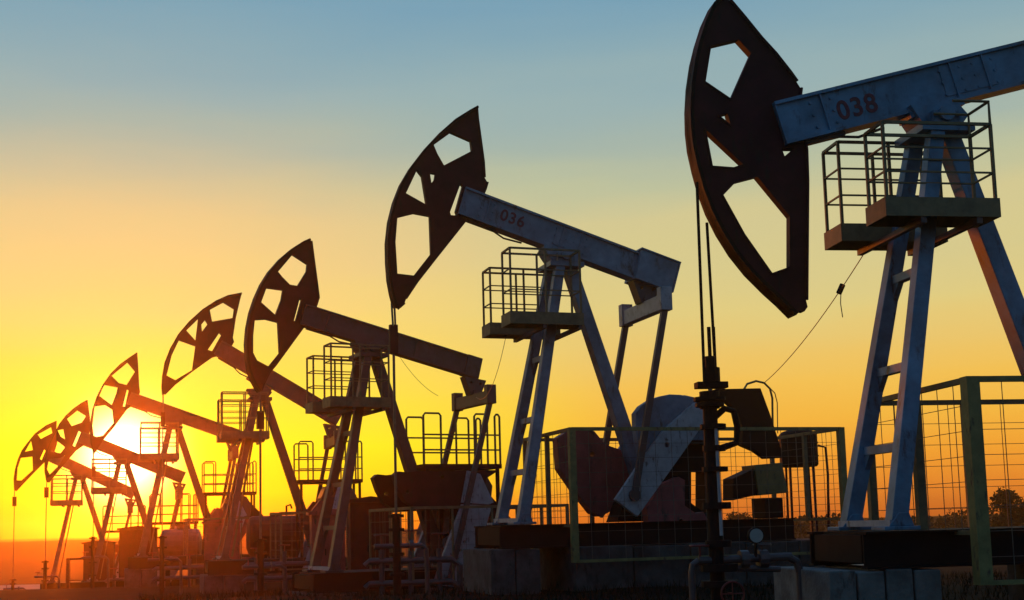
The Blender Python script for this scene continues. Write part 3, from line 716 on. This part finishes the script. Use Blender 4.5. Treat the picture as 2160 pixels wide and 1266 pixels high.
# ------------------------------------------------------------------ drum on a stand behind the second pump's drive
def at(px, py, depth):
    r = ray(px, py); fwd = ROT @ Vector((0, 0, -1)); return CAM + r * (depth / r.dot(fwd))
q = at(1686, 985, 29.5); gz = terr(q.x, q.y); k = 29.5 / F
root = empty('drum_tank', (q.x, q.y, gz), 0, label='dark drum shaped tank on thin legs behind the fence of the pump jack numbered 036', cat='tank')
zt = at(1686, 908, 29.5).z - gz; zb = at(1686, 985, 29.5).z - gz; rr = 40 * k
b = MB(); n = 20
pr = [(rr * .92, zb), (rr, zb + .05), (rr, zt - .1), (rr * .85, zt - .03), (rr * .5, zt + .02), (.02, zt + .04)]
vs_ = [(r * math.cos(2*math.pi*j/n), r * math.sin(2*math.pi*j/n), z) for r, z in pr for j in range(n)]
b.add(vs_, [(a*n+j, a*n+(j+1)%n, (a+1)*n+(j+1)%n, (a+1)*n+j) for a in range(len(pr)-1) for j in range(n)] + [tuple(range(n))])
for z in (zb + .25, zt - .3): b.tube([(0, 0, z - .015), (0, 0, z + .015)], rr + .015, 20)
b.build('drum', M['black'], root)
for dx, dy in ((-.3, -.25), (.3, -.25), (-.3, .25), (.3, .25)):
    MB().bar((dx, dy, -.1), (dx * .9, dy * .9, zb + .02), .05, .05).build('leg', M['maroon'], root)
MB().tube([(rr + .02, 0, zb + .5), (rr + .2, 0, zb + .45), (rr + .22, 0, zb - .2), (rr + .1, 0, -.1)], .03).build('pipe', M['maroon'], root)

# ------------------------------------------------------------------ control cabinet far left frame
def far_frame():
    d = 62; A = at(143, 1243, d); B = at(190, 1243, d); gz = terr(A.x, A.y)
    root = empty('pipe_barrier', (A.x, A.y, gz), 0, label='small pipe barrier frame on the field at the far left', cat='barrier')
    h = at(143, 1178, d).z - gz; w = (B - A).length; b = MB()
    for x in (0, w):
        MB().bar((x, 0, -.1), (x, 0, h), .16, .16).build('post', M['maroon'], root)
    MB().bar((-.08, 0, h - .04), (w + .08, 0, h - .04), .08, .1).build('rail', M['maroon'], root)
    MB().bar((0, 0, h * .5), (w, 0, h * .5), .05, .05).build('rail', M['maroon'], root)
far_frame()

# ------------------------------------------------------------------ housings and tanks among the middle and far pumps
def housing(px0, px1, py_top, depth, label, kind, m):
    A = at(px0, py_top, depth); B = at(px1, py_top, depth); q = (A + B) / 2; gz = terr(q.x, q.y)
    w = (B - A).length; h = (A.z + B.z) / 2 - gz; dp = min(1.6, w * .7)
    if kind == 'cabinet':
        root = empty('equipment_housing', (q.x, q.y, gz), R(14), label=label, cat='equipment housing', group='equipment between the far pumps')
        b = MB(); b.box(-w/2, w/2, -dp/2, dp/2, .35, h - .12)
        for x in (-w/2 + .08, w/2 - .08):
            for y in (-dp/2 + .08, dp/2 - .08): b.box(x - .06, x + .06, y - .06, y + .06, -.3, .35)
        b.build('body', m, root, .02)
        r = MB(); r.prism([(-w/2 - .1, h - .12), (w/2 + .1, h - .12), (w/2 + .1, h - .04), (0, h + .06), (-w/2 - .1, h - .04)], -dp/2 - .1, dp/2 + .1); r.build('roof', m, root)
        for sx_ in (-1, 1):
            dr = MB(); x0 = 0.02 if sx_ > 0 else -w/2 + .06; x1 = w/2 - .06 if sx_ > 0 else -.02
            dr.box(x0, x1, -dp/2 - .03, -dp/2 - .004, .45, h - .25)
            for k in range(5): dr.bar((x0 + .1, -dp/2 - .04, h - .5 - k * .08), (x1 - .1, -dp/2 - .04, h - .5 - k * .08), .02, .03)
            do = dr.build('door', m, root)
            MB().box(-sx_*.0 + (x0 + .06 if sx_ > 0 else x1 - .09), (x0 + .09 if sx_ > 0 else x1 - .06), -dp/2 - .07, -dp/2 - .03, h*.45, h*.45 + .2).build('handle', M['black'], do)
    else:
        root = empty('storage_tank', (q.x, q.y, gz), R(14), label=label, cat='tank', group='equipment between the far pumps')
        r = min(.75, h * .45); b = MB(); zc = h - r
        prof = [(-w/2, .05), (-w/2 + .02, r * .6), (-w/2 + .12, r * .93), (-w/2 + .22, r), (w/2 - .22, r), (w/2 - .12, r * .93), (w/2 - .02, r * .6), (w/2, .05)]; n = 20
        b.add([(x, rr * math.cos(2*math.pi*j/n), zc + rr * math.sin(2*math.pi*j/n)) for x, rr in prof for j in range(n)],
              [(a*n+j, a*n+(j+1)%n, (a+1)*n+(j+1)%n, (a+1)*n+j) for a in range(len(prof)-1) for j in range(n)])
        b.build('tank_shell', m, root)
        for x in (-w * .3, w * .3): MB().box(x - .1, x + .1, -r * .8, r * .8, -.3, zc - r * .5).build('saddle_support', M['black'], root)
        MB().tube([(0, 0, zc + r - .05), (0, 0, zc + r + .12)], .18, 12).build('hatch', m, root)
        MB().tube([(w*.2, 0, zc + r - .02), (w*.2, 0, zc + r + .35), (w*.2 + .15, 0, zc + r + .4), (w*.2 + .2, 0, zc + r + .25)], .04, 8).build('vent_pipe', m, root)
housing(255, 330, 1112, 58, 'red brown equipment housing below the white glow of the sun', 'cabinet', M['maroon'])
housing(338, 425, 1116, 56, 'long low tank just behind the third pump jack from the left', 'tank', M['steel'])
housing(432, 505, 1098, 50, 'equipment housing between the third and fourth pump jacks from the left', 'cabinet', M['red'])
housing(520, 640, 1088, 46, 'horizontal tank behind the foot of the middle pump jack', 'tank', M['maroon'])
housing(735, 820, 1052, 37, 'tall red brown housing left of the crank of the third pump jack from the right', 'cabinet', M['maroon'])
housing(655, 725, 1078, 39, 'lower red brown housing behind the feet of the third pump jack from the right', 'cabinet', M['red'])
housing(880, 1000, 1090, 36, 'horizontal tank behind the crank of the third pump jack from the right', 'tank', M['steel'])
housing(180, 240, 1142, 64, 'low housing right of the small pipe barrier at the far left', 'cabinet', M['maroon'])

def manifold(px, py_top, depth, w, label):
    q = at(px, py_top, depth); gz = terr(q.x, q.y); h = q.z - gz
    root = empty('pipe_manifold', (q.x, q.y, gz), R(10), label=label, cat='pipe manifold', group='pipe manifolds on the ground')
    for k in range(3):
        x = -w/2 + w * k / 2
        MB().tube([(x, 0, -.2), (x, 0, h * (.75 + .12 * (k % 2)))], .07, 8).build('riser', M['steel'], root)
        b = MB(); ring = [Vector((x + .17 * math.cos(t * math.pi / 8), .17 * math.sin(t * math.pi / 8), h * (.95 + .05 * (k % 2)))) for t in range(17)]
        b.tube(ring, .018, 5); b.tube([(x, 0, h * .75), (x, 0, ring[0].z)], .02, 5); b.bar((x - .17, 0, ring[0].z), (x + .17, 0, ring[0].z), .018, .018); b.build('valve_wheel', M['valvered'], root)
    for f in (.3, .6):
        MB().tube([(-w/2 - .4, 0, h * f - .1), (-w/2 - .3, 0, h * f), (w/2 + .3, 0, h * f), (w/2 + .5, 0, h * f - .15), (w/2 + .5, 0, -.1)], .08, 8).build('pipe', M['steel'], root)
manifold(600, 1150, 40, 1.8, 'low pipe manifold with three valve wheels in front of the middle pump jack')
manifold(865, 1120, 30, 1.4, 'pipe manifold left of the crank of the third pump jack from the right')
manifold(400, 1170, 49, 2.0, 'low pipe manifold beside the third pump jack from the left')
manifold(280, 1195, 56, 1.6, 'farthest pipe manifold, below the white glow of the sun')

# ------------------------------------------------------------------ slack cables
def cable(pts, r, name, label, ins=None, tail=None):
    root = empty(name, pts[0], 0, label=label, cat='cable')
    o = Vector(pts[0]); MB().tube([Vector(q) - o for q in pts], r, 6).build('wire', M['wire'], root)
    if ins is not None:
        q = Vector(pts[ins]) - o; MB().tube([q - Vector((.04, 0, .07)), q + Vector((.03, 0, .07))], .045, 8).build('insulator', M['black'], root)
        if tail: MB().tube([q, q + Vector((-.02, 0, -tail * .5)), q + Vector((.0, 0, -tail))], .008, 5).build('loose_end', M['wire'], root)
def Wp(p, px, py, lat):
    x, z = p.loc(px, py, lat); return p.mat @ Vector((x, lat, z))
def sag(A, B, n, drop):
    return [A.lerp(B, k / n) + Vector((0, 0, -drop * 4 * (k / n) * (1 - k / n))) for k in range(n + 1)]
A, B = Wp(p1, 1832, 520, .6), Wp(p2, 1614, 806, .35)
cable(sag(A, B, 16, .16), .008, 'guy_wire', 'thin wire running down left from the walkway of the front right pump jack', 3, .45)
p3 = specs[2]['P']
A, B = Wp(p2, 1068, 706, .6), Wp(p3, 1004, 838, -.9)
cable(sag(A, B, 12, .5), .006, 'guy_wire', 'faint slack wire hanging left from the walkway of the pump jack numbered 036')
A, B = Wp(p3, 836, 742, 0), Wp(p3, 924, 835, .9)
cable(sag(A, B, 12, .15), .006, 'guy_wire', 'faint slack wire below the beam of the third pump jack from the right')

# ------------------------------------------------------------------ vegetation on the right
def tree(px, py_top, py_bot, depth, wpx, label, seed, dens=1.0, name='tree'):
    rnd = random.Random(seed); q = at(px, py_bot, depth); gz = terr(q.x, q.y)
    top = at(px, py_top, depth).z - gz; w = wpx / F * depth / 2
    root = empty(name, (q.x, q.y, gz), 0, label=label, cat='tree' if name == 'tree' else 'bush', group='trees and bushes on the right skyline')
    t = MB(); t.tube([(0, 0, -.2), (.05, 0, top * .3), (0, .05, top * .55)], top * .035, 8, top * .018)
    lobes = []
    for k in range(9):
        a = rnd.uniform(0, 6.28); r = w * rnd.uniform(.25, .72); z = top * rnd.uniform(.12, .84)
        e = (r * math.cos(a), r * math.sin(a), z); lobes.append((Vector(e), w * rnd.uniform(.28, .5)))
        t.tube([(0, 0, top * rnd.uniform(.2, .45)), (e[0] * .5, e[1] * .5, z * .8), e], top * .014, 5, top * .004)
    t.build('trunk', M['bark'], root)
    c = MB()
    for k in range(int(1500 * dens)):
        lc, lr = rnd.choice(lobes)
        v = Vector((rnd.gauss(0, 1), rnd.gauss(0, 1), rnd.gauss(0, .8))).normalized() * lr * rnd.random() ** .5 * 1.15
        o = lc + v; s_ = top * rnd.uniform(.016, .032)
        if o.z > top: o.z = top - rnd.random() * .2
        a = Vector((rnd.gauss(0,1), rnd.gauss(0,1), rnd.gauss(0,1))).normalized() * s_; b_ = a.orthogonal().normalized() * s_ * .7
        c.add([o - a, o + b_, o + a, o - b_], [(0, 1, 2, 3)])
    c.build('crown', M['leaf'], root)
tree(2112, 1003, 1085, 95, 92, 'round dark bush seen through the fence at the right edge', 3, 1.3)
tree(2165, 1035, 1085, 90, 80, 'dark bush cut by the right edge of the picture', 5, 1.3, 'bush')
tree(2035, 1052, 1090, 110, 110, 'low dark bush between the fence posts on the right', 9, .8, 'bush')
tree(1560, 1060, 1095, 100, 90, 'low bush on the skyline behind the khaki motor cover', 12, .8, 'bush')
# far-off wood as a mass along the right skyline
rnd = random.Random(4); fw = MB()
for k in range(13000):
    x = rnd.uniform(2, 85); y = 118 + rnd.uniform(-5, 5)
    hgt = 3.2 + .35 * math.sin(x * .31) + .3 * math.sin(x * .83 + 2) + .2 * math.sin(x * 2.1)
    hgt *= max(0, min(1, (x - 0) / 12))
    z = terr(x, y) + rnd.random() ** .8 * hgt
    s_ = rnd.uniform(.10, .28); o = Vector((x, y, z)); a = Vector((rnd.gauss(0,1), rnd.gauss(0,1), rnd.gauss(0,1))).normalized() * s_; b_ = a.orthogonal().normalized() * s_
    fw.add([o - a, o + b_, o + a, o - b_], [(0, 1, 2, 3)])
tag(fw.build('distant_wood', M['leaf']), 'dark far off wood along the right skyline', 'wood', kind='stuff')
# grass in the foreground
gr = MB()
for k in range(16000):
    y = 17 + rnd.random() * 24; x = (rnd.random() - .32) * y * .95
    z = terr(x, y); hgt = rnd.uniform(.05, .22); a = rnd.uniform(0, 3.14); w = .012
    dx, dy = math.cos(a) * w, math.sin(a) * w; lx, ly = rnd.gauss(0, .05), rnd.gauss(0, .05)
    gr.add([(x - dx, y - dy, z - .02), (x + dx, y + dy, z - .02), (x + lx, y + ly, z + hgt)], [(0, 1, 2)])
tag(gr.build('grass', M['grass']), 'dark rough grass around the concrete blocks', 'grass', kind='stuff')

# ------------------------------------------------------------------ evening haze
hz = MB(); hz.box(-660, 660, -80, 660, -4.0, 9.5)
ho = hz.build('haze', M['black']); tag(ho, 'thin evening haze over the field', 'haze', kind='stuff')
hm = bpy.data.materials.new('haze'); hm.use_nodes = True; t = hm.node_tree; t.nodes.clear()
pv = t.nodes.new('ShaderNodeVolumePrincipled'); pv.inputs['Color'].default_value = (.95, .62, .30, 1); pv.inputs['Density'].default_value = .0011; pv.inputs['Anisotropy'].default_value = .92
mo = t.nodes.new('ShaderNodeOutputMaterial'); t.links.new(pv.outputs[0], mo.inputs['Volume'])
ho.data.materials.clear(); ho.data.materials.append(hm)
top = max((o.matrix_world @ Vector(c)).z for o in scene.objects if o.type == 'MESH' and o.name != 'haze' for c in o.bound_box) if False else 0
bpy.context.view_layer.update()
print('TOPZ', max((o.matrix_world @ Vector(c)).z for o in scene.objects if o.type == 'MESH' and not o.name.startswith('haze') for c in o.bound_box))
for sp in specs: print('PUMP', sp['P'].base, terr(sp['P'].base.x, sp['P'].base.y))
